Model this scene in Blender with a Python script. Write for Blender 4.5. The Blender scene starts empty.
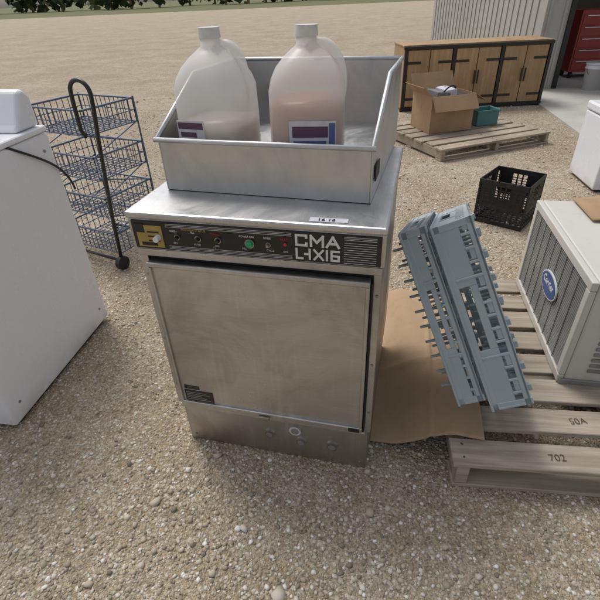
import bpy, math, random
import numpy as np
from mathutils import Vector, Matrix
random.seed(4); np.random.seed(4)
rad=math.radians
scene=bpy.context.scene

# ---------------------------------------------------------------- materials
def mat_base(name):
    m=bpy.data.materials.new(name); m.use_nodes=True
    nt=m.node_tree; b=nt.nodes['Principled BSDF']
    return m,nt,b
def N(nt,t,**kw):
    n=nt.nodes.new(t)
    for k,v in kw.items(): setattr(n,k,v)
    return n
def coords(nt,scale=(1,1,1),kind='Object'):
    tc=N(nt,'ShaderNodeTexCoord'); mp=N(nt,'ShaderNodeMapping')
    mp.inputs['Scale'].default_value=scale
    nt.links.new(tc.outputs[kind],mp.inputs['Vector']); return mp.outputs['Vector']
def noise(nt,vec,scale,detail=3,rough=.6,dist=0):
    n=N(nt,'ShaderNodeTexNoise'); n.inputs['Scale'].default_value=scale
    n.inputs['Detail'].default_value=detail; n.inputs['Roughness'].default_value=rough; n.inputs['Distortion'].default_value=dist
    nt.links.new(vec,n.inputs['Vector']); return n.outputs['Fac']
def ramp(nt,fac,stops):
    r=N(nt,'ShaderNodeValToRGB'); els=r.color_ramp.elements
    while len(els)<len(stops): els.new(.5)
    for e,(p,c) in zip(els,stops):
        e.position=p; e.color=(c[0],c[1],c[2],1) if not isinstance(c,(int,float)) else (c,c,c,1)
    nt.links.new(fac,r.inputs['Fac']); return r.outputs['Color']
def mix(nt,fac,a,b,mode='MIX'):
    m=N(nt,'ShaderNodeMix',data_type='RGBA',blend_type=mode)
    for s,v in ((m.inputs[0],fac),(m.inputs[6],a),(m.inputs[7],b)):
        if isinstance(v,(int,float)): s.default_value=v
        elif isinstance(v,tuple): s.default_value=(v[0],v[1],v[2],1)
        else: nt.links.new(v,s)
    return m.outputs[2]
def bump(nt,b,h,strength=.3,dist=.01):
    n=N(nt,'ShaderNodeBump'); n.inputs['Strength'].default_value=strength
    n.inputs['Distance'].default_value=dist
    nt.links.new(h,n.inputs['Height']); nt.links.new(n.outputs['Normal'],b.inputs['Normal'])
def splash(nt,c,f,zmax,col,amt):
    # dried mud thrown up from the ground, only on the lowest part of the object
    tc=N(nt,'ShaderNodeTexCoord'); sp=N(nt,'ShaderNodeSeparateXYZ'); nt.links.new(tc.outputs['Object'],sp.inputs[0])
    mr=N(nt,'ShaderNodeMapRange'); mr.inputs[1].default_value=zmax; mr.inputs[2].default_value=0
    nt.links.new(sp.outputs[2],mr.inputs[0])
    a=N(nt,'ShaderNodeMath',operation='MULTIPLY'); nt.links.new(mr.outputs[0],a.inputs[0]); nt.links.new(ramp(nt,f,[(.35,0.0),(.6,amt)]),a.inputs[1])
    return mix(nt,a.outputs[0],c,col)
def painted(name,col,rough=.45,var=.12,scale=6,dirt=(.25,.2,.14),dirt_amt=.25,bumpk=.05,metal=0,mud=0):
    m,nt,b=mat_base(name); v=coords(nt)
    f=noise(nt,v,scale,2); f2=noise(nt,v,scale*7,4,.65)
    dark=tuple(c*(1-var*2) for c in col)
    c=ramp(nt,f,[(.3,dark),(.65,col)])
    d=ramp(nt,f2,[(.54,0.0),(.80,dirt_amt)])
    c=mix(nt,d,c,dirt)
    if mud: c=splash(nt,c,f2,mud,(.40,.33,.24),.7)
    nt.links.new(c,b.inputs['Base Color'])
    nt.links.new(ramp(nt,f2,[(.3,rough*.85),(.7,min(1,rough*1.2))]),b.inputs['Roughness'])
    b.inputs['Metallic'].default_value=metal
    if bumpk: bump(nt,b,f2,bumpk*4,.002)
    return m
def steel(name,col=(.50,.48,.45),rough=.3,stretch=(1,1,40),smudge=.35,dent=.25,metal=1.0,mud=0,runs=1.0):
    m,nt,b=mat_base(name)
    v=coords(nt,stretch); v2=coords(nt)
    br=noise(nt,v,12,3,.7)
    sm=noise(nt,v2,3.6,5,.68,.8)
    run=noise(nt,coords(nt,(30,30,1.6)),1,4,.65)
    c=ramp(nt,br,[(.25,tuple(x*.86 for x in col)),(.75,col)])
    c=mix(nt,ramp(nt,sm,[(.44,0.0),(.70,smudge)]),c,(.20,.165,.125))
    c=mix(nt,ramp(nt,run,[(.55,0.0),(.76,smudge*.9*runs)]),c,(.72,.71,.69))
    if mud: c=splash(nt,c,sm,mud,(.36,.30,.22),.7)
    nt.links.new(c,b.inputs['Base Color']); b.inputs['Metallic'].default_value=metal
    rr=N(nt,'ShaderNodeMath',operation='ADD')
    nt.links.new(ramp(nt,sm,[(.35,rough*.6),(.7,rough*1.6)]),rr.inputs[0]); 
    rm=N(nt,'ShaderNodeMath',operation='MULTIPLY'); rm.inputs[1].default_value=.25*runs
    nt.links.new(run,rm.inputs[0]); nt.links.new(rm.outputs[0],rr.inputs[1])
    nt.links.new(rr.outputs[0],b.inputs['Roughness'])
    h=mix(nt,.10,noise(nt,v2,2.4,1,.4),br)
    bump(nt,b,h,dent,.012)
    return m
def wood(name,c1,c2,axis=0,rough=.8,scale=1.0,kind='Object'):
    m,nt,b=mat_base(name)
    s=[26*scale]*3; s[axis]=1.6*scale
    v=coords(nt,tuple(s),kind)
    f=noise(nt,v,1.6,6,.7)
    g=noise(nt,coords(nt,(1,1,1),kind),2.3,3)
    c=ramp(nt,f,[(.3,c1),(.7,c2)])
    c=mix(nt,ramp(nt,g,[(.4,0.0),(.7,.45)]),c,tuple(x*.55 for x in c1))
    oi=N(nt,'ShaderNodeNewGeometry')
    c=mix(nt,.5,c,ramp(nt,oi.outputs['Random Per Island'],[(0,.55),(1,1.0)]),'MULTIPLY')
    nt.links.new(c,b.inputs['Base Color']); b.inputs['Roughness'].default_value=rough
    bump(nt,b,f,.5,.003)
    return m
def flat(name,col,rough=.5,metal=0):
    m,nt,b=mat_base(name); v=coords(nt)
    c=ramp(nt,noise(nt,v,30,2),[(.3,tuple(x*.8 for x in col)),(.7,col)])
    nt.links.new(c,b.inputs['Base Color']); b.inputs['Roughness'].default_value=rough
    b.inputs['Metallic'].default_value=metal; return m

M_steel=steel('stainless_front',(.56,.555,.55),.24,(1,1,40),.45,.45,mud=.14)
M_steel_side=steel('stainless_side',(.40,.37,.335),.32,(1,1,30),.5)  # darker, browner steel: the side's brown reflection is put into the colour
M_steel_top=steel('stainless_top',(.60,.60,.60),.34,(30,1,1),.22,.12,runs=.3)
M_tray=steel('stainless_tray',(.60,.605,.605),.36,(1,30,1),.25,.25,runs=.5)
M_dark=flat('dark_gap',(.012,.011,.01),.7)
M_panel=painted('black_panel',(.012,.012,.013),.32,.1,8,(.1,.08,.06),.12,.02)
M_marker=flat('marker_ink',(.09,.065,.05),.8)
M_white_ink=flat('white_ink',(.7,.7,.68),.6)
M_gold=flat('gold_sticker',(.40,.29,.08),.45)
M_green=flat('green_button',(.02,.34,.15),.3)
M_red=flat('red_ink',(.5,.03,.02),.5)
M_rubber=flat('black_rubber',(.015,.015,.016),.55)
M_knob=flat('black_knob',(.02,.02,.02),.3)
M_whiteapp=painted('white_enamel',(.79,.80,.83),.25,.01,1.5,(.55,.52,.47),.03,0,mud=.10)
M_whitepl=painted('white_plastic',(.72,.73,.74),.4,.03,4,(.45,.42,.38),.15,0)
M_rack=painted('blue_grey_plastic',(.37,.435,.465),.5,.08,5,(.34,.31,.26),.35,0)
M_card=painted('cardboard',(.45,.31,.19),.9,.08,3,(.26,.17,.10),.35,.05)
M_card2=painted('cardboard_box',(.40,.26,.15),.9,.12,3,(.2,.12,.07),.4,.05)
M_beige=painted('beige_enamel',(.58,.565,.52),.45,.03,3,(.30,.25,.18),.2,.0,mud=.06)
M_fin=painted('grey_fins',(.30,.30,.29),.5,.15,6,(.15,.12,.08),.4,0,.3)
M_blue=flat('logo_blue',(.015,.07,.25),.35)
M_crate=painted('black_crate_plastic',(.014,.014,.015),.5,.1,6,(.2,.17,.13),.25,0)
M_wire=flat('blue_grey_wire',(.12,.16,.23),.4,.4)
M_frame=flat('black_frame',(.013,.013,.014),.4)
M_pal=wood('pallet_wood',(.28,.225,.165),(.56,.48,.39),0)
M_pal2=wood('pallet_wood_far',(.28,.215,.15),(.52,.44,.34),0)
M_cab=wood('cabinet_wood',(.34,.21,.10),(.56,.37,.19),2,.6,.5)
M_teal=painted('teal_plastic',(.07,.20,.20),.5,.1)
M_redp=painted('red_paint',(.32,.03,.025),.35,.1,4)
M_siding=painted('siding',(.42,.41,.38),.6,.06,1.5,(.25,.21,.16),.35,.02)
M_concrete=painted('concrete',(.50,.48,.44),.9,.08,2,(.36,.33,.28),.4,.12)
M_liq1=flat('liquid_clear',(.66,.54,.43),.3)
M_liq2=flat('liquid_amber',(.52,.19,.09),.3)
M_labelw=flat('label_white',(.62,.62,.66),.6)
M_labeld=flat('label_dark',(.10,.05,.10),.5)
M_labelb=flat('label_blue',(.10,.13,.32),.5)
M_cap=flat('bottle_cap',(.68,.67,.64),.4)
M_fabric=painted('grey_fabric',(.22,.22,.24),.9,.2)

m,nt,b=mat_base('jug_plastic')
b.inputs['Base Color'].default_value=(.80,.79,.77,1); b.inputs['Roughness'].default_value=.30
bump(nt,b,noise(nt,coords(nt),14,2),.2,.006)
tr=N(nt,'ShaderNodeBsdfTransparent'); tl=N(nt,'ShaderNodeBsdfTranslucent'); tl.inputs['Color'].default_value=(.8,.79,.76,1)
mx1=N(nt,'ShaderNodeMixShader'); mx1.inputs[0].default_value=.35
mx2=N(nt,'ShaderNodeMixShader'); mx2.inputs[0].default_value=.40
nt.links.new(b.outputs[0],mx1.inputs[1]); nt.links.new(tl.outputs[0],mx1.inputs[2])
nt.links.new(mx1.outputs[0],mx2.inputs[1]); nt.links.new(tr.outputs[0],mx2.inputs[2])
nt.links.new(mx2.outputs[0],nt.nodes['Material Output'].inputs['Surface'])
M_jug=m

# ---------------------------------------------------------------- mesh builder
class MB:
    def __init__(s): s.v=[]; s.f=[]; s.mi=[]; s.mats=[]; s.sm=[]
    def _m(s,mat):
        if mat not in s.mats: s.mats.append(mat)
        return s.mats.index(mat)
    def add(s,vs,fs,mat,T=None,smooth=False):
        o=len(s.v)
        for p in vs:
            p=Vector(p)
            if T is not None: p=T@p
            s.v.append(tuple(p))
        k=s._m(mat)
        for f in fs: s.f.append([i+o for i in f]); s.mi.append(k); s.sm.append(smooth)
    def box(s,x0,x1,y0,y1,z0,z1,mat,T=None):
        vs=[(x0,y0,z0),(x1,y0,z0),(x1,y1,z0),(x0,y1,z0),(x0,y0,z1),(x1,y0,z1),(x1,y1,z1),(x0,y1,z1)]
        s.add(vs,[(0,3,2,1),(4,5,6,7),(0,1,5,4),(1,2,6,5),(2,3,7,6),(3,0,4,7)],mat,T)
    def cyl(s,p1,p2,r,mat,n=8,r2=None,T=None,smooth=True):
        p1=Vector(p1);p2=Vector(p2); r2=r if r2 is None else r2
        d=(p2-p1).normalized(); a=d.orthogonal().normalized(); c=d.cross(a)
        vs=[]
        for p,rr in ((p1,r),(p2,r2)):
            for i in range(n):
                t=2*math.pi*i/n; vs.append(p+(a*math.cos(t)+c*math.sin(t))*rr)
        fs=[(i,(i+1)%n,(i+1)%n+n,i+n) for i in range(n)]
        s.add(vs,fs,mat,T,smooth)
        s.add(vs,[tuple(range(n))[::-1],tuple(range(n,2*n))],mat,T,False)
    def tube(s,pts,r,mat,n=8,T=None):
        pts=[Vector(p) for p in pts]; vs=[]; a=None
        for i,p in enumerate(pts):
            d=(pts[min(i+1,len(pts)-1)]-pts[max(i-1,0)]).normalized()
            a=d.orthogonal().normalized() if a is None else (a-d*a.dot(d)).normalized()
            c=d.cross(a)
            for k in range(n):
                t=2*math.pi*k/n; vs.append(p+(a*math.cos(t)+c*math.sin(t))*r)
        fs=[]
        for i in range(len(pts)-1):
            for k in range(n):
                fs.append((i*n+k,i*n+(k+1)%n,(i+1)*n+(k+1)%n,(i+1)*n+k))
        fs.append(tuple(range(n))[::-1]); fs.append(tuple(range((len(pts)-1)*n,len(pts)*n)))
        s.add(vs,fs,mat,T,True)
    def obj(s,name,parent=None,bevel=0,seg=2,loc=None,rotz=None):
        me=bpy.data.meshes.new(name); me.from_pydata(s.v,[],s.f)
        for m_ in s.mats: me.materials.append(m_)
        me.polygons.foreach_set('material_index',s.mi); me.polygons.foreach_set('use_smooth',s.sm)
        me.update(); o=bpy.data.objects.new(name,me); scene.collection.objects.link(o)
        if parent: o.parent=parent
        if loc: o.location=loc
        if rotz is not None: o.rotation_euler=(0,0,rotz)
        if bevel:
            b=o.modifiers.new('bevel','BEVEL'); b.width=bevel; b.segments=seg; b.limit_method='ANGLE'; b.angle_limit=rad(50)
        return o
def empty(name,loc,rotz=0,M=None):
    e=bpy.data.objects.new(name,None); scene.collection.objects.link(e); e.empty_display_size=.1
    if M is not None: e.matrix_world=M
    else: e.location=loc; e.rotation_euler=(0,0,rotz)
    return e
def bx(name,parent,x0,x1,y0,y1,z0,z1,mat,bevel=.003,seg=2):
    m=MB(); m.box(x0,x1,y0,y1,z0,z1,mat); return m.obj(name,parent,bevel,seg)
def text(name,body,size,loc,rot,parent,mat,ext=.0006,bold=0,sx=1):
    c=bpy.data.curves.new(name,'FONT'); c.body=body; c.size=size; c.extrude=ext; c.offset=bold
    c.align_x='LEFT'; c.align_y='BOTTOM'
    t=bpy.data.objects.new(name+'_tmp',c); scene.collection.objects.link(t)
    bpy.context.view_layer.update()
    me=bpy.data.meshes.new_from_object(t.evaluated_get(bpy.context.evaluated_depsgraph_get()))
    bpy.data.objects.remove(t); me.materials.clear(); me.materials.append(mat)
    o=bpy.data.objects.new(name,me); scene.collection.objects.link(o)
    o.parent=parent; o.location=loc; o.rotation_euler=rot; o.scale=(sx,1,1); return o
def bez(P,n=40):
    P=[Vector(p) for p in P]; out=[]
    for i in range(n+1):
        t=i/n; Q=P[:]
        while len(Q)>1: Q=[Q[j].lerp(Q[j+1],t) for j in range(len(Q)-1)]
        out.append(Q[0])
    return out

# ---------------------------------------------------------------- ground
m,nt,b=mat_base('gravel')
v=coords(nt)
def vor(scale):
    n=N(nt,'ShaderNodeTexVoronoi',feature='F1'); n.inputs['Scale'].default_value=scale
    nt.links.new(v,n.inputs['Vector']); return n
va=vor(72); vb=vor(190)
big=noise(nt,v,.8,5,.65,.4); mid=noise(nt,v,6,5,.7)
base=ramp(nt,big,[(.33,(.36,.275,.185)),(.5,(.46,.375,.27)),(.68,(.53,.455,.355))])
base=mix(nt,ramp(nt,mid,[(.40,0.0),(.62,.7)]),base,(.33,.25,.16))
sep=N(nt,'ShaderNodeSeparateColor'); nt.links.new(va.outputs['Color'],sep.inputs[0])
st=ramp(nt,sep.outputs[0],[(0,(.27,.225,.17)),(.35,(.41,.345,.265)),(.7,(.56,.50,.415)),(1,(.74,.70,.63))])
edge=ramp(nt,va.outputs['Distance'],[(.3,.75),(.62,.0)])
c=mix(nt,edge,base,st)
sep2=N(nt,'ShaderNodeSeparateColor'); nt.links.new(vb.outputs['Color'],sep2.inputs[0])
c=mix(nt,.8,c,ramp(nt,sep2.outputs[1],[(0,.55),(.6,1.0),(1,1.3)]),'MULTIPLY')
nt.links.new(c,b.inputs['Base Color']); b.inputs['Roughness'].default_value=.95
b.inputs['Specular IOR Level'].default_value=.2
h1=ramp(nt,va.outputs['Distance'],[(0,1.0),(.7,0.0)]); h2=ramp(nt,vb.outputs['Distance'],[(0,1.0),(.7,0.0)])
h=mix(nt,.4,h1,h2)
bump(nt,b,h,.9,.010)
M_gravel=m
m,nt,b=mat_base('grass_field'); v=coords(nt)
nt.links.new(ramp(nt,noise(nt,v,.3,6,.7),[(.3,(.09,.11,.035)),(.7,(.16,.15,.07))]),b.inputs['Base Color']); b.inputs['Roughness'].default_value=1
M_grass=m
def sheet(name,x0,x1,y0,y1,z,mat):
    mb=MB(); mb.add([(x0,y0,z),(x1,y0,z),(x1,y1,z),(x0,y1,z)],[(0,1,2,3)],mat); return mb.obj(name)
sheet('field',-900,900,-900,900,-.012,M_grass)
sheet('ground',-120,120,-60,75,0,M_gravel)

m,nt,b=mat_base('stones')
gi=N(nt,'ShaderNodeNewGeometry')
c=ramp(nt,gi.outputs['Random Per Island'],[(0,(.21,.175,.135)),(.22,(.36,.295,.215)),(.6,(.50,.43,.335)),(.88,(.60,.55,.47)),(1,(.80,.78,.74))])
nt.links.new(c,b.inputs['Base Color']); b.inputs['Roughness'].default_value=.9
M_stone=m
def stones(name,n,smin,smax,power,region,clump=False):
    import bmesh
    bm=bmesh.new(); bmesh.ops.create_icosphere(bm,subdivisions=1,radius=1)
    bv=np.array([v.co[:] for v in bm.verts]); bf=np.array([[v.index for v in f.verts] for f in bm.faces]); bm.free()
    y=region[2]+(region[3]-region[2])*np.random.rand(n)**1.6
    x=(np.random.rand(n)*2-1)*(.75+.8*y)
    if clump:
        keep=(np.sin(x*3.1+1.3*np.sin(y*2.3))+np.sin(y*4.3+1.7*np.sin(x*1.9))+1.4*np.random.rand(n))>.2
        x=x[keep];y=y[keep];n=len(x)
    s=smin+(smax-smin)*np.random.rand(n)**power
    s=s*(1+.10*np.maximum(0,y-2))
    V=bv[None]*(1+.6*(np.random.rand(n,12,1)-.5))
    sc=np.stack([s*(.8+.5*np.random.rand(n)),s*(.7+.4*np.random.rand(n)),s*(.45+.35*np.random.rand(n))],1)
    V=V*sc[:,None,:]
    t=np.random.rand(n)*6.283; ct,stt=np.cos(t)[:,None],np.sin(t)[:,None]
    X=V[:,:,0]*ct-V[:,:,1]*stt; Y=V[:,:,0]*stt+V[:,:,1]*ct; Z=V[:,:,2]+.25*X*(np.random.rand(n,1)-.5)
    V=np.stack([X+x[:,None],Y+y[:,None],Z+sc[:,2][:,None]*.25],2).reshape(-1,3)
    F=(bf[None]+12*np.arange(n)[:,None,None]).reshape(-1,3)
    me=bpy.data.meshes.new(name); me.vertices.add(len(V)); me.vertices.foreach_set('co',V.ravel())
    me.loops.add(F.size); me.loops.foreach_set('vertex_index',F.ravel().astype(np.int32))
    me.polygons.add(len(F)); me.polygons.foreach_set('loop_start',np.arange(0,F.size,3,dtype=np.int32))
    me.update(calc_edges=True); me.validate()
    me.materials.append(M_stone); o=bpy.data.objects.new(name,me); scene.collection.objects.link(o); return o
o1=stones('gravel_stones',52000,.0020,.0072,1.8,(0,0,.25,7.5))
o3=stones('coarse_gravel',9000,.005,.0115,1.8,(0,0,.25,8.5),True)
o2=stones('pebbles',260,.010,.020,2.5,(0,0,.4,8.5))
# bits of straw and twigs on the yard
M_straw=flat('straw',(.42,.34,.18),.9)
mb=MB()
for i in range(170):
    y=.35+5*random.random()**1.5; x=random.uniform(-1,1)*(.7+.8*y); a_=random.uniform(0,3.14); L_=random.uniform(.012,.05)
    d_=Vector((math.cos(a_),math.sin(a_),0)); p=Vector((x,y,.006)); q=Vector((-d_.y,d_.x,0))*random.uniform(-.3,.3)*L_
    mb.tube([p,p+d_*L_*.5+q+Vector((0,0,.003)),p+d_*L_],.0007+.0006*random.random(),M_straw,4)
mb.obj('straw_litter')

# ---------------------------------------------------------------- commercial dishwasher
dw=empty('commercial_dishwasher',(-.117,1.0765,0),rad(-15))
W=.3425
bx('kick_panel',dw,-.333,.333,.0,.63,.0,.203,M_steel,.004)
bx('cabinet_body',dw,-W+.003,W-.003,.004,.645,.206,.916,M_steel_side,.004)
bx('top_plate',dw,-W-.006,W+.006,-.026,.66,.919,.939,M_steel_top,.006)
bx('front_frame_left',dw,-W+.001,-W+.026,-.012,.003,.207,.803,M_steel,.002)
bx('front_frame_right',dw,W-.022,W-.001,-.012,.003,.207,.803,M_steel,.002)
bx('front_frame_upper',dw,-W+.001,W-.001,-.016,.003,.804,.826,M_steel,.002)
bx('door_gap',dw,-W+.027,W-.023,-.004,.0035,.21,.80,M_dark,0)
# door skin: a slightly dished sheet
d=MB(); n=40; x0,x1,z0,z1=-.311,.314,.228,.792
def dz(u,w_): 
    e=min(u,1-u,w_,1-w_); k=min(1,e/.12); k=k*k*(3-2*k)
    return -.030-.0022*k*math.sin(3.0*u+1.1)*math.sin(2.6*w_+.4)+.0014*k*math.sin(7*u-2*w_)*math.sin(5*w_+u)
vs=[(x0+(x1-x0)*i/n,dz(i/n,j/n),z0+(z1-z0)*j/n) for j in range(n+1) for i in range(n+1)]
d.add(vs,[(j*(n+1)+i,j*(n+1)+i+1,(j+1)*(n+1)+i+1,(j+1)*(n+1)+i) for j in range(n) for i in range(n)],M_steel,None,True)
d.box(x0,x1,-.0265,-.008,z0,z1,M_steel)
d.obj('door_panel',dw)
d=MB(); w=.014
d.box(x0-.001,x1+.001,-.0375,-.0265,z1-w,z1+.001,M_steel); d.box(x0-.001,x1+.001,-.0375,-.0265,z0-.001,z0+w*1.3,M_steel)
d.box(x0-.001,x0+w*.7,-.0372,-.0266,z0+w*1.32,z1-w*1.02,M_steel); d.box(x1-w*.7,x1+.001,-.0372,-.0266,z0+w*1.32,z1-w*1.02,M_steel)
d.obj('door_rim',dw,.003)
d=MB(); d.tube([(x1+.004,-.022,z0+.01),(x1+.004,-.022,z1-.01)],.004,M_dark)
d.obj('door_gasket',dw)
bx('door_lower_lip',dw,-.325,.325,-.030,-.002,.207,.222,M_steel,.003)
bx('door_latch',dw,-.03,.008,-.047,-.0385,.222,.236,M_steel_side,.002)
# control panel
bx('panel_surround',dw,-W-.004,W+.004,-.018,.002,.8275,.9175,M_steel,.002)
bx('control_panel',dw,-W+.006,W-.006,-.022,-.0185,.832,.914,M_panel,.001)
l=MB(); yy=-.0226
for z in (.9085,.9045,.9005): l.box(-.235,.112,yy,yy+.0006,z,z+.0009,M_white_ink); l.box(.245,.325,yy,yy+.0006,z,z+.0009,M_white_ink)
for z in (.8365,.8405,.8445): l.box(-.235,.112,yy,yy+.0006,z,z+.0008,M_white_ink)
for i in range(10): l.box(.245,.325,yy,yy+.0006,.8365+i*.0062,.8373+i*.0062,M_white_ink)
# bold stroke lettering
G={'C':[((1,.8),(1,1)),((1,1),(0,1)),((0,1),(0,0)),((0,0),(1,0)),((1,0),(1,.2))],
'M':[((0,0),(0,1)),((0,1),(.5,.35)),((.5,.35),(1,1)),((1,1),(1,0))],
'A':[((0,0),(.5,1)),((.5,1),(1,0)),((.22,.33),(.78,.33))],
'L':[((0,1),(0,0)),((0,0),(1,0))],'-':[((0,.5),(1,.5))],'1':[((.5,0),(.5,1))],
'X':[((0,0),(1,1)),((0,1),(1,0))],
'6':[((1,1),(0,1)),((0,1),(0,0)),((0,0),(1,0)),((1,0),(1,.5)),((1,.5),(0,.5))]}
def stroke(ch,x,z,w_,h_,t_,k):
    for q,(p1,p2) in enumerate(G[ch]):
        a1=Vector((x+p1[0]*w_,z+p1[1]*h_)); a2=Vector((x+p2[0]*w_,z+p2[1]*h_)); d_=(a2-a1).normalized(); nn=Vector((-d_.y,d_.x))*t_/2
        a1=a1-d_*t_*.5; a2=a2+d_*t_*.5; y_=-.0229-.00004*(q+k)
        c4=[a1+nn,a2+nn,a2-nn,a1-nn]
        l.add([(c_.x,y_,c_.y) for c_ in c4]+[(c_.x,-.0221,c_.y) for c_ in c4],[(0,1,2,3),(0,4,5,1),(1,5,6,2),(2,6,7,3),(3,7,4,0)],M_white_ink)
for i,(ch,x,w_) in enumerate((('C',.124,.026),('M',.162,.030),('A',.202,.030))): stroke(ch,x,.8785,w_,.027,.0062,i)
for i,(ch,x,w_) in enumerate((('L',.124,.015),('-',.146,.006),('1',.152,.012),('X',.170,.022),('1',.196,.012),('6',.214,.018))): stroke(ch,x,.841,w_,.026,.0056,i)
l.obj('panel_lines_and_lettering',dw)
s_=MB(); s_.box(-.325,-.248,-.0232,-.0222,.838,.902,M_gold); s_.box(-.33,-.30,-.0238,-.0233,.880,.906,M_rubber); s_.box(-.315,-.268,-.0238,-.0233,.842,.852,M_rubber)
for i in range(3): s_.box(-.292,-.258,-.0242,-.0239,.855+i*.013,.859+i*.013,M_panel)
s_.obj('gold_sticker',dw)
k=MB()
k.cyl((-.262,-.0225,.868),(-.262,-.040,.868),.009,M_whitepl,16,.008)
for x,z,r in ((-.205,.873,.006),(-.145,.873,.0065),(-.088,.873,.0065),(-.10,.851,.003),(.05,.872,.005)):
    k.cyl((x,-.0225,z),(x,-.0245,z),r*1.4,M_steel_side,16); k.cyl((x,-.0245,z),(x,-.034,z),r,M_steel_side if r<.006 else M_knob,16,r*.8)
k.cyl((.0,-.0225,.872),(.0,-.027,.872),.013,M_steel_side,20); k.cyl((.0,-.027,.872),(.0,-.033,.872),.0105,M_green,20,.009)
k.cyl((.095,-.0225,.877),(.095,-.026,.877),.0045,M_red,16)
k.obj('knobs_and_buttons',dw)
R=(rad(90),0,0)
for i,(x,tx) in enumerate(((-.225,'WASH'),(-.165,'FILL'),(-.105,'DRAIN'),(-.028,'POWER ON'),(.038,'RINSE'),(.083,'HEAT'))):
    text('caption',tx,.0075,(x,-.0228,.886),R,dw,M_red if i in(2,5) else M_white_ink)
    text('caption',('ON','AUTO','OFF','FILL','CYCLE','ON')[i],.007,(x+.006,-.0228,.852),R,dw,M_white_ink)
text('caption','MACHINE STATUS',.0085,(-.19,-.0228,.892),R,dw,M_gold)
# labels
l=MB(); l.box(-.292,-.19,-.0327,-.0255,.25,.298,M_panel); 
for i in range(5): l.box(-.286,-.2-(i%3)*.015,-.0333,-.0328,.257+i*.008,.2595+i*.008,M_fin)
for i in range(3): l.box(-.29,-.235,-.0325,-.0255,.305+i*.006,.3075+i*.006,M_panel)
l.box(.272,.308,-.0388,-.0378,.229,.245,M_panel)
T=Matrix.Rotation(rad(2),4,'Z'); l.box(.155,.25,-.018,.006,.9395,.9403,M_labelw,T)
l.obj('labels',dw)
text('tag_text','16 16',.020,(.175,-.012,.9409),(0,0,rad(2)),dw,M_panel)
k=MB()
for x,z,r,mt in ((-.012,.105,.017,M_steel_side),(.083,.143,.021,M_labelw),(.103,.088,.018,M_steel_side),(.213,.092,.019,M_steel_side)):
    k.cyl((x,.0,z),(x,-.004,z),r*1.2,M_steel,24); k.cyl((x,-.004,z),(x,-.006,z),r,mt,24); k.cyl((x,-.006,z),(x,-.008,z),r*.65,M_fin,20)
for x in (-.31,.31):
    for z in (.03,.18): k.cyl((x,0,z),(x,-.003,z),.005,M_steel_side,10)
for z in (.30,.5,.74): k.cyl((.332,-.012,z),(.332,-.0145,z),.004,M_steel_side,10); k.cyl((-.33,-.012,z),(-.33,-.0145,z),.004,M_steel_side,10)
k.obj('kick_panel_ports',dw)

# ---------------------------------------------------------------- steel tray on top
tr=empty('steel_sink_tray',(-.089,1.204,.940),rad(-17.5))
t=MB(); w2=.298; fd=.60; th=.004
prof=[(0,.0),(fd,0),(fd,.27),(.26,.27),(.0,.142)]
for sx in (-1,1):
    xa=sx*w2; xb=sx*(w2-th)
    vs=[(xa,y,z) for y,z in prof]+[(xb,y,z) for y,z in prof]; n=len(prof)
    fs=[tuple(range(n)),tuple(range(2*n-1,n-1,-1))]+[(i,i+n,(i+1)%n+n,(i+1)%n) for i in range(n)]
    t.add(vs,fs,M_tray)
t.box(-w2+th,w2-th,0,th,.0,.140,M_tray)
t.box(-w2+th,w2-th,fd-th,fd,.0,.27,M_tray)
t.box(-w2+th,w2-th,th,fd-th,.062,.066,M_tray)
t.tube([(-w2-.008,-.006,.143),(w2+.008,-.006,.143)],.007,M_tray)
for sx in(-1,1): 
    t.tube([(sx*w2,-.006,.143),(sx*w2,.26,.272),(sx*w2,fd,.272)],.007,M_tray)
t.tube([(-w2,fd,.272),(w2,fd,.272)],.007,M_tray)
t.obj('tray_shell',tr,.0012,1)
bx('dark_strip',tr,w2+.002,w2+.006,.03,.10,.05,.09,M_rubber,.001)  # small black strip on the outer right wall of the tray

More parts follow.
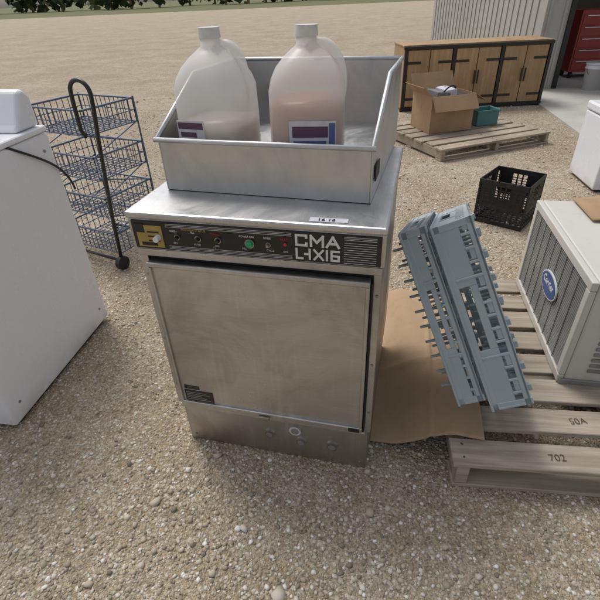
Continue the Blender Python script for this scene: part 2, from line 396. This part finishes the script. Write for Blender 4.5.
# ---------------------------------------------------------------- jugs
def ring(cx,cy,z,r,n=32,e=3.2):
    out=[]
    for i in range(n):
        t=2*math.pi*i/n; c,s=math.cos(t),math.sin(t)
        k=(abs(c)**e+abs(s)**e)**(-1/e); out.append((cx+c*k*r,cy+s*k*r,z))
    return out
def loft(mb,rings,mat):
    n=len(rings[0]); vs=[p for r in rings for p in r]
    fs=[(i*n+k,i*n+(k+1)%n,(i+1)*n+(k+1)%n,(i+1)*n+k) for i in range(len(rings)-1) for k in range(n)]
    fs+= [tuple(range(n))[::-1],tuple(range((len(rings)-1)*n,len(rings)*n))]
    mb.add(vs,fs,mat,None,True)
def jug(loc,rz,liq,level,labels):
    e=empty('plastic_jug',loc,rz)
    P=[(0,.078,4),(.006,.090,4),(.02,.097,4.2),(.045,.0985,4.2),(.05,.0965,4.2),(.055,.0985,4.2),(.12,.0985,4.2),(.19,.0975,4),(.215,.092,3.4),(.24,.080,2.8),(.262,.060,2.3),(.278,.040,2),(.288,.026,2),(.310,.026,2)]
    mb=MB(); loft(mb,[ring(0,0,z,r,36,x) for z,r,x in P],M_jug)
    mb.obj('body',e)
    mb=MB(); loft(mb,[ring(0,0,.004,.074,36,4)]+[ring(0,0,z,min(r,.097)-.003,36,x) for z,r,x in P if .01<z<level]+[ring(0,0,level,.092,36,4)],liq); mb.obj('liquid',e)
    mb=MB(); mb.tube(bez([(.0,.02,.272),(.03,.02,.31),(.085,.015,.29),(.095,.01,.235),(.096,.0,.19),(.082,0,.15)],18),.013,M_jug,12); mb.obj('handle',e)
    mb=MB(); mb.cyl((0,0,.306),(0,0,.330),.030,M_cap,24,.028); mb.obj('cap',e,.002)
    mb=MB()
    for (x0,x1,z0,z1,mt,y) in labels: mb.box(x0,x1,-.1005-y,-.0992-y,z0,z1,mt)
    mb.obj('label',e)
    return e
jug((-.207,1.378,1.008),rad(-22),M_liq1,.105,[(-.078,.006,.045,.118,M_labelw,0),(-.075,.002,.096,.113,M_labeld,.0006),(-.07,-.02,.075,.088,M_labeld,.0006),(-.07,-.005,.060,.070,M_fin,.0006)])
jug((.045,1.302,1.008),rad(-8),M_liq2,.160,[(-.04,.080,.04,.125,M_labelw,0),(-.032,.06,.085,.112,M_labeld,.0006),(-.03,.055,.06,.076,M_labelb,.0006),(.062,.078,.05,.12,M_labelb,.0007)])

# ---------------------------------------------------------------- white washing machine at left
wm=empty('washing_machine',(-1.141,1.237,0),rad(-9))
bx('cabinet',wm,-.70,0,0,.757,.02,.965,M_whiteapp,.012,3)
bx('lid_top',wm,-.705,.004,-.006,.76,.967,.992,M_whiteapp,.010,3)
c_=MB()
pr=[(.60,.0),(.745,.0),(.745,.12),(.715,.155),(.68,.15),(.62,.03)]
n=len(pr)
for (xa,xb) in ((-.70,-.012),):
    vs=[(xa,y,.993+z) for y,z in pr]+[(xb,y,.993+z*(.93)) for y,z in pr]
    c_.add(vs,[tuple(range(n)),tuple(range(2*n-1,n-1,-1))]+[(i,i+n,(i+1)%n+n,(i+1)%n) for i in range(n)],M_whiteapp)
c_.obj('control_console',wm,.018,4)
bx('console_trim',wm,-.66,-.1,.608,.62,1.0,1.016,M_rubber,.002)
bx('feet',wm,-.66,-.02,.03,.72,.0,.022,M_rubber,.002)
k=MB()
for x in (-.55,-.35,-.2): k.cyl((x,.655,1.08),(x,.62,1.095),.028,M_knob,20,.024)
k.obj('console_knobs',wm)
cord=MB()
cord.tube(bez([(-.2,.40,1.0),(-.06,.40,1.06),(.03,.42,1.03),(.014,.54,.90),(.012,.70,.90),(.012,.79,.80),(.0125,.80,.70)]),.005,M_rubber)
cord.obj('power_cord',wm)
sc=MB()
for y in (.06,.70): 
    for z in (.10,.90): sc.cyl((.0,y,z),(.0025,y,z),.006,M_fin,12)
sc.obj('side_screws',wm)

# ---------------------------------------------------------------- wire basket cart
ct=empty('wire_basket_cart',(-1.23,2.85,0),rad(-28))
wb=MB()
def basket(z0,h,hw=.225,hd=.19):
    for z,r in ((z0,.004),(z0+h,.006),(z0+h*.5,.003)):
        C=[(-hw,-hd,z),(hw,-hd,z),(hw,hd,z),(-hw,hd,z)]
        for i in range(4): wb.cyl(C[i],C[(i+1)%4],r,M_wire,6)
    nx=12; ny=9
    for i in range(nx+1):
        x=-hw+2*hw*i/nx
        for y in(-hd,hd): wb.cyl((x,y,z0),(x,y,z0+h),.0026,M_wire,5)
        wb.cyl((x,-hd,z0),(x,hd,z0),.0026,M_wire,5)
    for i in range(ny+1):
        y=-hd+2*hd*i/ny
        for x in(-hw,hw): wb.cyl((x,y,z0),(x,y,z0+h),.0026,M_wire,5)
        wb.cyl((-hw,y,z0),(hw,y,z0),.0026,M_wire,5)
for z,h in ((.08,.13),(.32,.12),(.55,.13),(.80,.13)): basket(z,h)
for z in (.21,.44,.68):
    for x in(-.225,.225):
        wb.cyl((x,-.19,z),(x,.19,z+.12),.004,M_wire,6); wb.cyl((x,.19,z),(x,-.19,z+.12),.004,M_wire,6)
wb.obj('baskets',ct)
f=MB()
arc=[(.325+.07*math.cos(t),-.235,1.03+.06*math.sin(t)) for t in np.linspace(0,math.pi,12)]
f.tube([(.27,-.235,.05),(.295,-.235,.35),(.36,-.235,.80),(.39,-.235,.97)]+arc+[(.25,-.235,.97),(.235,-.225,.84),(.228,-.2,.80)],.011,M_frame,10)
for x,y in((-.23,-.195),(-.23,.195),(.23,.195)): f.cyl((x,y,.04),(x,y,.94),.0055,M_wire,8)
f.tube([(-.23,-.195,.04),(.27,-.225,.05)],.009,M_frame); f.tube([(-.23,.195,.04),(.23,.195,.04)],.009,M_frame)
f.obj('frame',ct)
f=MB(); f.cyl((.255,-.235,.045),(.285,-.235,.045),.045,M_rubber,20); f.cyl((.235,.19,.045),(.265,.19,.045),.045,M_rubber,20)
f.cyl((-.24,-.19,.025),(-.22,-.19,.025),.025,M_rubber,14); f.cyl((-.24,.19,.025),(-.22,.19,.025),.025,M_rubber,14)
f.obj('wheels',ct)

# ---------------------------------------------------------------- pallets
def pallet(loc,rz,lx,ly,mat,nb=8,h=.12,seed=1):
    rs=random.Random(seed); e=empty('wooden_pallet',loc,rz); mb=MB()
    bw=ly/nb*.80
    for i in range(nb):
        y=(ly-bw)*i/(nb-1); j=rs.uniform(-.012,.012); a=rs.uniform(-.008,.008)
        T=Matrix.Rotation(a,4,'Z'); z=h-.02+rs.uniform(-.002,.002)
        mb.box(j,lx+rs.uniform(-.02,.015),y+rs.uniform(-.006,.006),y+bw*rs.uniform(.9,1.05),z,z+.019,mat,T)
    mb.obj('top_boards',e,.0025,1)
    mb=MB()
    for x in (.01,lx*.5-.02,lx-.05): mb.box(x,x+.04,.005,ly-.005,.020,h-.021,mat)
    mb.obj('stringers',e,.002,1)
    mb=MB()
    for y in (.0,ly*.45,ly-.1): mb.box(0.003,lx-.003,y+.003,y+.098,.001,.018,mat)
    mb.obj('bottom_boards',e,.002,1)
    mb=MB()
    for i in range(nb):
        y=(ly-bw)*i/(nb-1)
        for x in (.03,lx*.5,lx-.03):
            for q in (.25,.7): mb.cyl((x+rs.uniform(-.006,.006),y+bw*q,h-.002),(x,y+bw*q,h+.0022),.003,M_marker,7)
    mb.obj('nail_heads',e)
    return e
p1=pallet((.48,.905,0),rad(-8),1.25,1.17,M_pal,8,.125,3)
text('stencil','702',.036,(.30,.03,.1265),(0,0,rad(4)),p1,M_marker,.0003,-.0004)
text('stencil','50A',.036,(.42,.19,.1265),(0,0,rad(8)),p1,M_marker,.0003,-.0004)
pallet((1.42,4.36,0),rad(20),1.35,1.15,M_pal2,7,.12,8)

# ---------------------------------------------------------------- air conditioner
ac=empty('air_conditioner',(.982,1.246,.128),rad(-11.5))
L=.735;H=.445
bx('casing',ac,.012,.75,.0,L,.0,H,M_beige,.008)
f=MB(); w=.035
f.box(-.012,.011,0,L,H-w,H,M_beige); f.box(-.012,.011,0,L,0,w,M_beige)
f.box(-.0115,.011,0,w,w+.0005,H-w-.0005,M_beige); f.box(-.0115,.011,L-w,L,w+.0005,H-w-.0005,M_beige)
f.obj('front_bezel',ac,.004)
f=MB(); f.box(.006,.0115,w,L-w,w,H-w,M_dark)
n=34
for i in range(n):
    z=w+.006+(H-2*w-.008)*i/n; f.box(-.006,.005,w,L-w,z,z+.0052,M_fin)
for i in range(1,9):
    y=w+(L-2*w)*i/9; f.box(-.0085,-.0062,y,y+.004,w,H-w,M_fin)
f.obj('grille',ac)
f=MB(); nn=36
for (xa,xb,ry,rz_,mt) in ((-.016,-.0087,.088,.046,M_blue),(-.0145,-.0082,.095,.052,M_white_ink)):
    vs=[]
    for xx in (xa,xb):
        for i in range(nn):
            t=2*math.pi*i/nn; vs.append((xx,.325+ry*math.cos(t),.235+rz_*math.sin(t)))
    f.add(vs,[tuple(range(nn)),tuple(range(2*nn-1,nn-1,-1))]+[(i,i+nn,(i+1)%nn+nn,(i+1)%nn) for i in range(nn)],mt)
f.obj('oval_badge',ac)
text('badge_text','Carrier',.042,(-.0165,.390,.222),(rad(90),0,rad(-90)),ac,M_white_ink,.0005,.0006)
f=MB()
for i in range(14): f.box(.08,.70,-.006,.0-.0005,.06+i*.026,.074+i*.026,M_fin)
f.obj('side_louvres',ac,.001,1)
bx('base_pan',ac,-.006,.76,-.008,L+.008,-.004,.02,M_fin,.003)

# ---------------------------------------------------------------- dishwasher racks
def rack(M,Lr,Wr,hh,peg,seed,style):
    e=empty('dish_rack',None,M=M); mb=MB(); rs=random.Random(seed)
    t=.007
    n=11
    for i in range(n+1):
        x=(Lr-t)*i/n; mb.box(x,x+t,0,Wr,0,.008,M_rack)
        y=(Wr-t)*i/n; mb.box(0,Lr,y,y+t,.001,.009,M_rack)
    for i in range(n):
        for j in range(n):
            if (i+j)%2==0 and (i in(0,n-1) or j in(0,n-1) or rs.random()<.4):
                x=Lr*i/n;y=Wr*j/n; mb.box(x+.01,x+Lr/n-.004,y+.01,y+Wr/n-.004,.002,.007,M_rack)
    mb.obj('floor_lattice',e,.0012,1)
    mb=MB()
    def wall(P0,ax,ln,out):
        P0=Vector(P0);ax=Vector(ax);out=Vector(out)
        T=Matrix.Translation(P0)@Matrix((( ax.x,out.x,0,0),(ax.y,out.y,0,0),(ax.z,out.z,1,0),(0,0,0,1)))
        mb.box(0,ln,0,.010,hh-.022,hh,M_rack,T)
        mb.box(-.002,ln+.002,-.004,.012,hh-.006,hh+.002,M_rack,T)
        mb.box(0,ln,0,.009,.0,.020,M_rack,T)
        mb.box(0,ln*.33,.002,.007,hh*.36,hh-.02,M_rack,T); mb.box(ln*.67,ln,.002,.007,hh*.36,hh-.02,M_rack,T)
        mb.box(ln*.33,ln*.67,.002,.009,hh*.36,hh*.56,M_rack,T)
        k=14
        for i in range(k+1):
            x=(ln-.008)*i/k
            mb.box(x,x+.008,-.001,.011,.018,(hh-.02) if (i in (0,4,10,14)) else hh*.38,M_rack,T)
        for i in range(k):
            if i%2==seed%2: mb.box(ln*i/k+.006,ln*(i+1)/k,.003,.006,.018,hh*.30,M_rack,T)
    wall((0,0,0),(1,0,0),Lr,(0,1,0)); wall((0,Wr,0),(1,0,0),Lr,(0,-1,0))
    wall((0,0.012,0),(0,1,0),Wr-.024,(1,0,0)); wall((Lr,0.012,0),(0,1,0),Wr-.024,(-1,0,0))
    for x in(0,Lr):
        for y in(0,Wr):
            sx=1 if x==0 else -1; sy=1 if y==0 else -1
            mb.box(min(x,x+sx*.022),max(x,x+sx*.022),min(y,y+sy*.022),max(y,y+sy*.022),-.004,hh+.003,M_rack)
    mb.obj('walls',e,.002,1)
    mb=MB()
    for i in range(1,n,1):
        for j in range(1,n,2 if i%2 else 3):
            x=Lr*i/n; y=Wr*j/n; mb.cyl((x,y,.004),(x+.006,y,peg),.007,M_rack,7,.0042)
    mb.obj('pegs',e)
    mb=MB()
    for i in range(8):
        for y in(.03,Wr-.05): mb.box(.03+i*Lr/8.3,.05+i*Lr/8.3,y,y+.02,-.012,.001,M_rack)
    mb.obj('feet',e,.001,1)
    return e
a=Vector((-.32,.413,.852)).normalized(); nn_=Vector((-.888,.181,-.423)); nn_=(nn_-a*nn_.dot(a)).normalized(); bb=nn_.cross(a)
def frame(o,a,b,n): return Matrix(((a.x,b.x,n.x,o.x),(a.y,b.y,n.y,o.y),(a.z,b.z,n.z,o.z),(0,0,0,1)))
O2=Vector((.692,.945,.345))
rack(frame(O2,a,bb,nn_),.605,.56,.118,.085,1,0)
O1=O2+nn_*.130+a*.04
rack(frame(O1,a,bb,nn_),.58,.55,.080,.120,2,1)

# ---------------------------------------------------------------- flattened cardboard
def cardsheet(name,corners,hf,mat,n=24,thick=.004):
    c=[Vector(p) for p in corners]; mb=MB(); vs=[]
    for j in range(n+1):
        for i in range(n+1):
            u,v_=i/n,j/n
            p=c[0].lerp(c[1],u).lerp(c[3].lerp(c[2],u),v_); vs.append((p.x,p.y,hf(p.x,p.y,u,v_)))
    fs=[(j*(n+1)+i,j*(n+1)+i+1,(j+1)*(n+1)+i+1,(j+1)*(n+1)+i) for j in range(n) for i in range(n)]
    mb.add(vs,fs,mat,None,True); o=mb.obj(name); s=o.modifiers.new('s','SOLIDIFY'); s.thickness=thick; s.offset=1; return o
def hf(x,y,u,v_):
    k=min(1,max(0,(x-.30)/.22)); k=k*k*(3-2*k)
    cr=.008*max(0,1-abs(v_-.42)/.03)+.007*max(0,1-abs(u-.55)/.03)
    return .010+.122*k+.012*math.sin(u*5+v_*3)*(1-k)+.006*math.sin(v_*9)+cr
cardsheet('cardboard_sheet',[(.235,1.10,0),(.60,.985,0),(.80,1.86,0),(.44,1.95,0)],hf,M_card,60)
cardsheet('cardboard_sheet',[(1.22,1.70,0),(1.75,1.6,0),(1.85,1.95,0),(1.26,1.93,0)],lambda x,y,u,v_:.582+.01*math.sin(u*4),M_card2,10)

# ---------------------------------------------------------------- milk crate
cr=empty('milk_crate',(1.271,3.011,0),rad(-42))
S=.335;Hc=.31; mb=MB()
def cw(T):
    mb.box(0,S,0,.008,Hc-.035,Hc,M_crate,T); mb.box(0,S,0,.008,0,.03,M_crate,T)
    mb.box(0.03,S-.03,0.001,.007,.115,.14,M_crate,T)
    for i in range(10):
        x=(S-.01)*i/9; mb.box(x,x+.010,0.0005,.0075,.02,Hc-.03,M_crate,T)
    for i in range(5): mb.box(.0,S,.002,.006,.05+i*.018,.057+i*.018,M_crate,T)
    mb.box(0.02,.11,.002,.006,.14,Hc-.03,M_crate,T); mb.box(S-.11,S-.02,.002,.006,.14,Hc-.03,M_crate,T)
    mb.box(.11,S-.11,.002,.006,.14,.20,M_crate,T)
    for i in range(6): mb.box(.0,S,.002,.006,.155+i*.018,.160+i*.018,M_crate,T)
for i in range(4):
    cw(Matrix.Translation((S/2,S/2,0))@Matrix.Rotation(i*math.pi/2,4,'Z')@Matrix.Translation((-S/2,-S/2,0)))
for i in range(9): 
    x=.01+(S-.03)*i/8; mb.box(x,x+.01,.01,S-.01,.006,.012,M_crate); mb.box(.01,S-.01,x,x+.01,.004,.0105,M_crate)
mb.obj('crate_shell',cr,.001,1)

# ---------------------------------------------------------------- cardboard box with clutter
cb=empty('cardboard_box',(1.44,4.93,.122),rad(14))
bxw=.50;bd=.42;bh=.36; mb=MB(); t=.005
mb.box(0,bxw,0,t,0,bh,M_card2); mb.box(0,bxw,bd-t,bd,0,bh,M_card2)
mb.box(0,t,t,bd-t,0,bh,M_card2); mb.box(bxw-t,bxw,t,bd-t,0,bh,M_card2); mb.box(t,bxw-t,t,bd-t,0,t,M_card2)
def flap(T,l_,w_): mb.box(0,l_,0,w_,0,.004,M_card2,T)
flap(Matrix.Translation((0,0,bh))@Matrix.Rotation(rad(-125),4,'X'),bxw,.16)
flap(Matrix.Translation((0,bd,bh))@Matrix.Rotation(rad(60),4,'X'),bxw,.18)
flap(Matrix.Translation((bxw,0,bh))@Matrix.Rotation(rad(90),4,'Z')@Matrix.Rotation(rad(-150),4,'X'),bd,.16)
flap(Matrix.Translation((0,0,bh))@Matrix.Rotation(rad(90),4,'Z')@Matrix.Rotation(rad(40),4,'X'),bd,.14)
mb.obj('box_shell',cb)
mb=MB()
mb.box(.05,.2,.06,.3,.1,bh+.04,M_fabric,Matrix.Rotation(.1,4,'Y')); mb.box(.24,.36,.1,.34,.1,bh+.02,M_labelw,Matrix.Rotation(-.06,4,'Y'))
mb.box(.38,.46,.06,.36,.1,bh-.02,M_rubber)
mb.tube(bez([(.1,.1,.3),(.2,.0,.5),(.35,.2,.48),(.42,.1,.3),(.3,.3,.4)],30),.008,M_rubber)
mb.obj('box_contents',cb,.01)
tb=empty('plastic_tote',(2.02,5.15,.122),rad(10))
mb=MB(); 
for (x0,x1,y0,y1) in ((0,.25,0,.006),(0,.25,.194,.2),(0,.006,.0065,.1935),(.244,.25,.0065,.1935)): mb.box(x0,x1,y0,y1,0,.16,M_teal)
mb.box(.006,.244,.006,.194,0,.05,M_teal); mb.box(-.012,.262,-.012,-.001,.145,.162,M_teal); mb.box(-.012,.262,.201,.212,.145,.162,M_teal)
mb.box(-.012,-.001,-.0005,.2005,.145,.162,M_teal); mb.box(.251,.262,-.0005,.2005,.145,.162,M_teal)
mb.obj('tote_shell',tb,.003)

# ---------------------------------------------------------------- wooden cabinet row
cn=empty('wooden_cabinet',(1.50,6.62,0),rad(1.5))
Lc=1.95;Hh=.78;Dc=.6
bx('carcass',cn,0,Lc,.02,Dc,.03,Hh,M_cab,.006)
f=MB()
for z0,z1 in ((0,.05),(Hh-.03,Hh+.005)): f.box(-.01,Lc+.01,-.012,.019,z0,z1,M_frame)
for i in range(4):
    x=(Lc-.04)*i/3; f.box(x,x+.04,-.013,.0185,.051,Hh-.031,M_frame)
f.box(-.01,Lc+.01,.02,Dc,Hh+.001,Hh+.02,M_cab)
f.obj('frame',cn,.003)
f=MB()
for i in range(3):
    x=(Lc-.04)*i/3+.05; w_=(Lc-.04)/3-.06
    f.box(x,x+w_*.49,-.004,.0195,.06,Hh-.04,M_cab); f.box(x+w_*.51,x+w_,-.004,.0195,.06,Hh-.04,M_cab)
f.obj('doors',cn,.004)
f=MB()
for i in range(3):
    x=(Lc-.04)*i/3+.05; w_=(Lc-.04)/3-.06
    for z in (.14,.58):
        f.box(x,x+w_*.30,-.011,-.0045,z,z+.03,M_frame); f.box(x+w_*.70,x+w_,-.011,-.0045,z,z+.03,M_frame)
    f.cyl((x+w_*.46,-.03,.32),(x+w_*.46,-.03,.48),.010,M_frame,8); f.cyl((x+w_*.54,-.03,.32),(x+w_*.54,-.03,.48),.010,M_frame,8)
f.obj('strap_hinges_and_handles',cn,.002)

# ---------------------------------------------------------------- metal shed at the right rear
sh=empty('metal_shed',(3.75,7.7,0),0)
mb=MB()
def ribbed(x0,x1,z0,z1):
    mb.box(x0,x1,0,.03,z0,z1,M_siding)
    x=x0+.05
    while x<x1-.05: mb.box(x,x+.03,-.015,-.0005,z0,z1,M_siding); x+=.22
ribbed(0,.35,0,3.2); ribbed(2.9,9,0,3.2); ribbed(.3505,2.8995,2.4,3.2)
mb.box(0,.03,.0305,6,0,3.2,M_siding); mb.box(8.97,9,.0305,6,0,3.2,M_siding); mb.box(.0305,8.9695,5.97,6,0,3.2,M_siding)
y=.25
while y<5.9: mb.box(-.015,-.0005,y,y+.03,0,3.2,M_siding); y+=.22
mb.obj('walls',sh)
mb=MB(); mb.box(-.3,9.3,-.35,3.05,3.21,3.27,M_siding,Matrix.Rotation(rad(6),4,'X')); mb.box(-.3,9.3,2.9,6.4,3.52,3.58,M_siding,Matrix.Rotation(rad(-1),4,'X')); mb.obj('roof',sh)
mb=MB(); mb.box(.351,.42,-.03,.029,0,2.4,M_frame); mb.box(2.83,2.899,-.03,.029,0,2.4,M_frame); mb.box(.4205,2.8295,-.03,.029,2.33,2.4,M_frame); mb.obj('door_frame',sh)
mb=MB(); mb.add([(3.05,4.5,.02),(9,4.3,.02),(12.7,13.6,.02),(3.78,13.6,.02),(3.62,7.69,.02),(3.05,4.5,-.05),(9,4.3,-.05),(3.62,7.69,-.05)],[(0,1,2,3,4),(0,5,6,1),(4,7,5,0)],M_concrete); mb.obj('concrete_pavement')
tc=empty('red_tool_cabinet',(4.75,8.5,.021),rad(-6))
bx('cabinet',tc,0,.75,0,.5,.10,1.0,M_redp,.01)
mb=MB()
for i in range(5): mb.box(.03,.72,-.012,-.001,.14+i*.165,.285+i*.165,M_redp); mb.box(.08,.67,-.028,-.013,.255+i*.165,.27+i*.165,M_steel_top)
mb.obj('drawers',tc,.003)
mb=MB()
for x in(.08,.67):
    for y in(.08,.42): mb.cyl((x-.02,y,.05),(x+.02,y,.05),.05,M_rubber,14)
mb.obj('casters',tc)
def bucket(loc,h=.38,r=.15):
    e=empty('plastic_bucket',loc); mb=MB()
    loft(mb,[ring(0,0,z,rr,28,2) for z,rr in ((0,r*.86),(h*.8,r*.96),(h*.801,r*1.03),(h*.86,r*1.03),(h*.861,r*.98),(h*.97,r),(h*.971,r*1.05),(h,r*1.05))],M_whitepl); mb.obj('body',e)
    mb=MB(); mb.tube([(r*math.cos(t)*1.04,-.02+ -.06*math.sin(t),h*.82-.14*math.sin(t)) for t in np.linspace(0,math.pi,16)],.003,M_frame,6); mb.obj('bail_handle',e)
bucket((4.72,7.0,.02)); bucket((4.62,7.5,.02),.36)
fz=empty('compact_freezer',(2.36,3.42,0),rad(-8))
bx('cabinet',fz,0,.55,.0,.5,.02,.53,M_whiteapp,.012); bx('lid',fz,-.006,.556,-.008,.505,.535,.60,M_whiteapp,.014)
bx('handle',fz,.2,.34,-.022,-.009,.545,.565,M_whitepl,.004); bx('feet',fz,.03,.52,.03,.47,0,.021,M_rubber,.002)

# ---------------------------------------------------------------- distant trees (one mass)
m,nt,b=mat_base('foliage')
gi=N(nt,'ShaderNodeNewGeometry')
nt.links.new(ramp(nt,gi.outputs['Random Per Island'],[(0,(.03,.05,.015)),(.6,(.06,.09,.03)),(1,(.11,.13,.05))]),b.inputs['Base Color'])
b.inputs['Roughness'].default_value=.9
mb=MB(); x=-190
while x<190:
    hgt=random.uniform(7,13); cx=x; cy=random.uniform(125,150); r=random.uniform(4,7)
    mb.cyl((cx,cy,0),(cx,cy,hgt*.6),.35,M_cab,6,.15)
    for _ in range(170):
        d=Vector((random.gauss(0,1),random.gauss(0,1),random.gauss(0,1))).normalized()*random.uniform(.5,1)
        p=Vector((cx+d.x*r,cy+d.y*r,hgt*.5+d.z*hgt*.5)); s=random.uniform(.4,1.0)
        q=Vector((random.gauss(0,1),random.gauss(0,1),random.gauss(0,1))).normalized(); a1=q.orthogonal().normalized()*s; a2=q.cross(a1)
        mb.add([p-a1-a2*.6,p+a1-a2*.5,p+a1*.8+a2,p-a1*.7+a2*.8],[(0,1,2,3)],m)
    x+=random.uniform(3.5,7)
mb.obj('distant_trees')

# ---------------------------------------------------------------- light
w=bpy.data.worlds.new('World'); scene.world=w; w.use_nodes=True; nt=w.node_tree
bg=nt.nodes['Background']; sky=nt.nodes.new('ShaderNodeTexSky'); sky.sky_type='NISHITA'; sky.sun_disc=False
EL,AZ=rad(58),rad(-35)
sky.sun_elevation=EL; sky.sun_rotation=AZ; sky.air_density=1.0; sky.dust_density=4.0
hs=nt.nodes.new('ShaderNodeHueSaturation'); hs.inputs['Saturation'].default_value=.35
nt.links.new(sky.outputs[0],hs.inputs['Color']); nt.links.new(hs.outputs[0],bg.inputs['Color']); bg.inputs['Strength'].default_value=.15
sd=bpy.data.lights.new('sun','SUN'); sd.energy=1.4; sd.angle=rad(20); sd.color=(1,.98,.95)
so=bpy.data.objects.new('sun',sd); scene.collection.objects.link(so)
dirv=Vector((math.sin(AZ)*math.cos(EL),math.cos(AZ)*math.cos(EL),math.sin(EL)))
so.rotation_euler=dirv.to_track_quat('Z','Y').to_euler(); so.location=(0,0,10)

# ---------------------------------------------------------------- camera
cd=bpy.data.cameras.new('camera'); cd.lens=27.18; cd.sensor_width=36; cd.clip_start=.05; cd.clip_end=3000
co=bpy.data.objects.new('camera',cd); scene.collection.objects.link(co)
co.matrix_world=Matrix.Translation((0,0,1.4))@Matrix.Rotation(rad(56),4,'X')@Matrix.Rotation(rad(-2.55),4,'Z')
scene.camera=co
scene.view_settings.view_transform='Standard'; scene.view_settings.look='None'; scene.view_settings.exposure=0
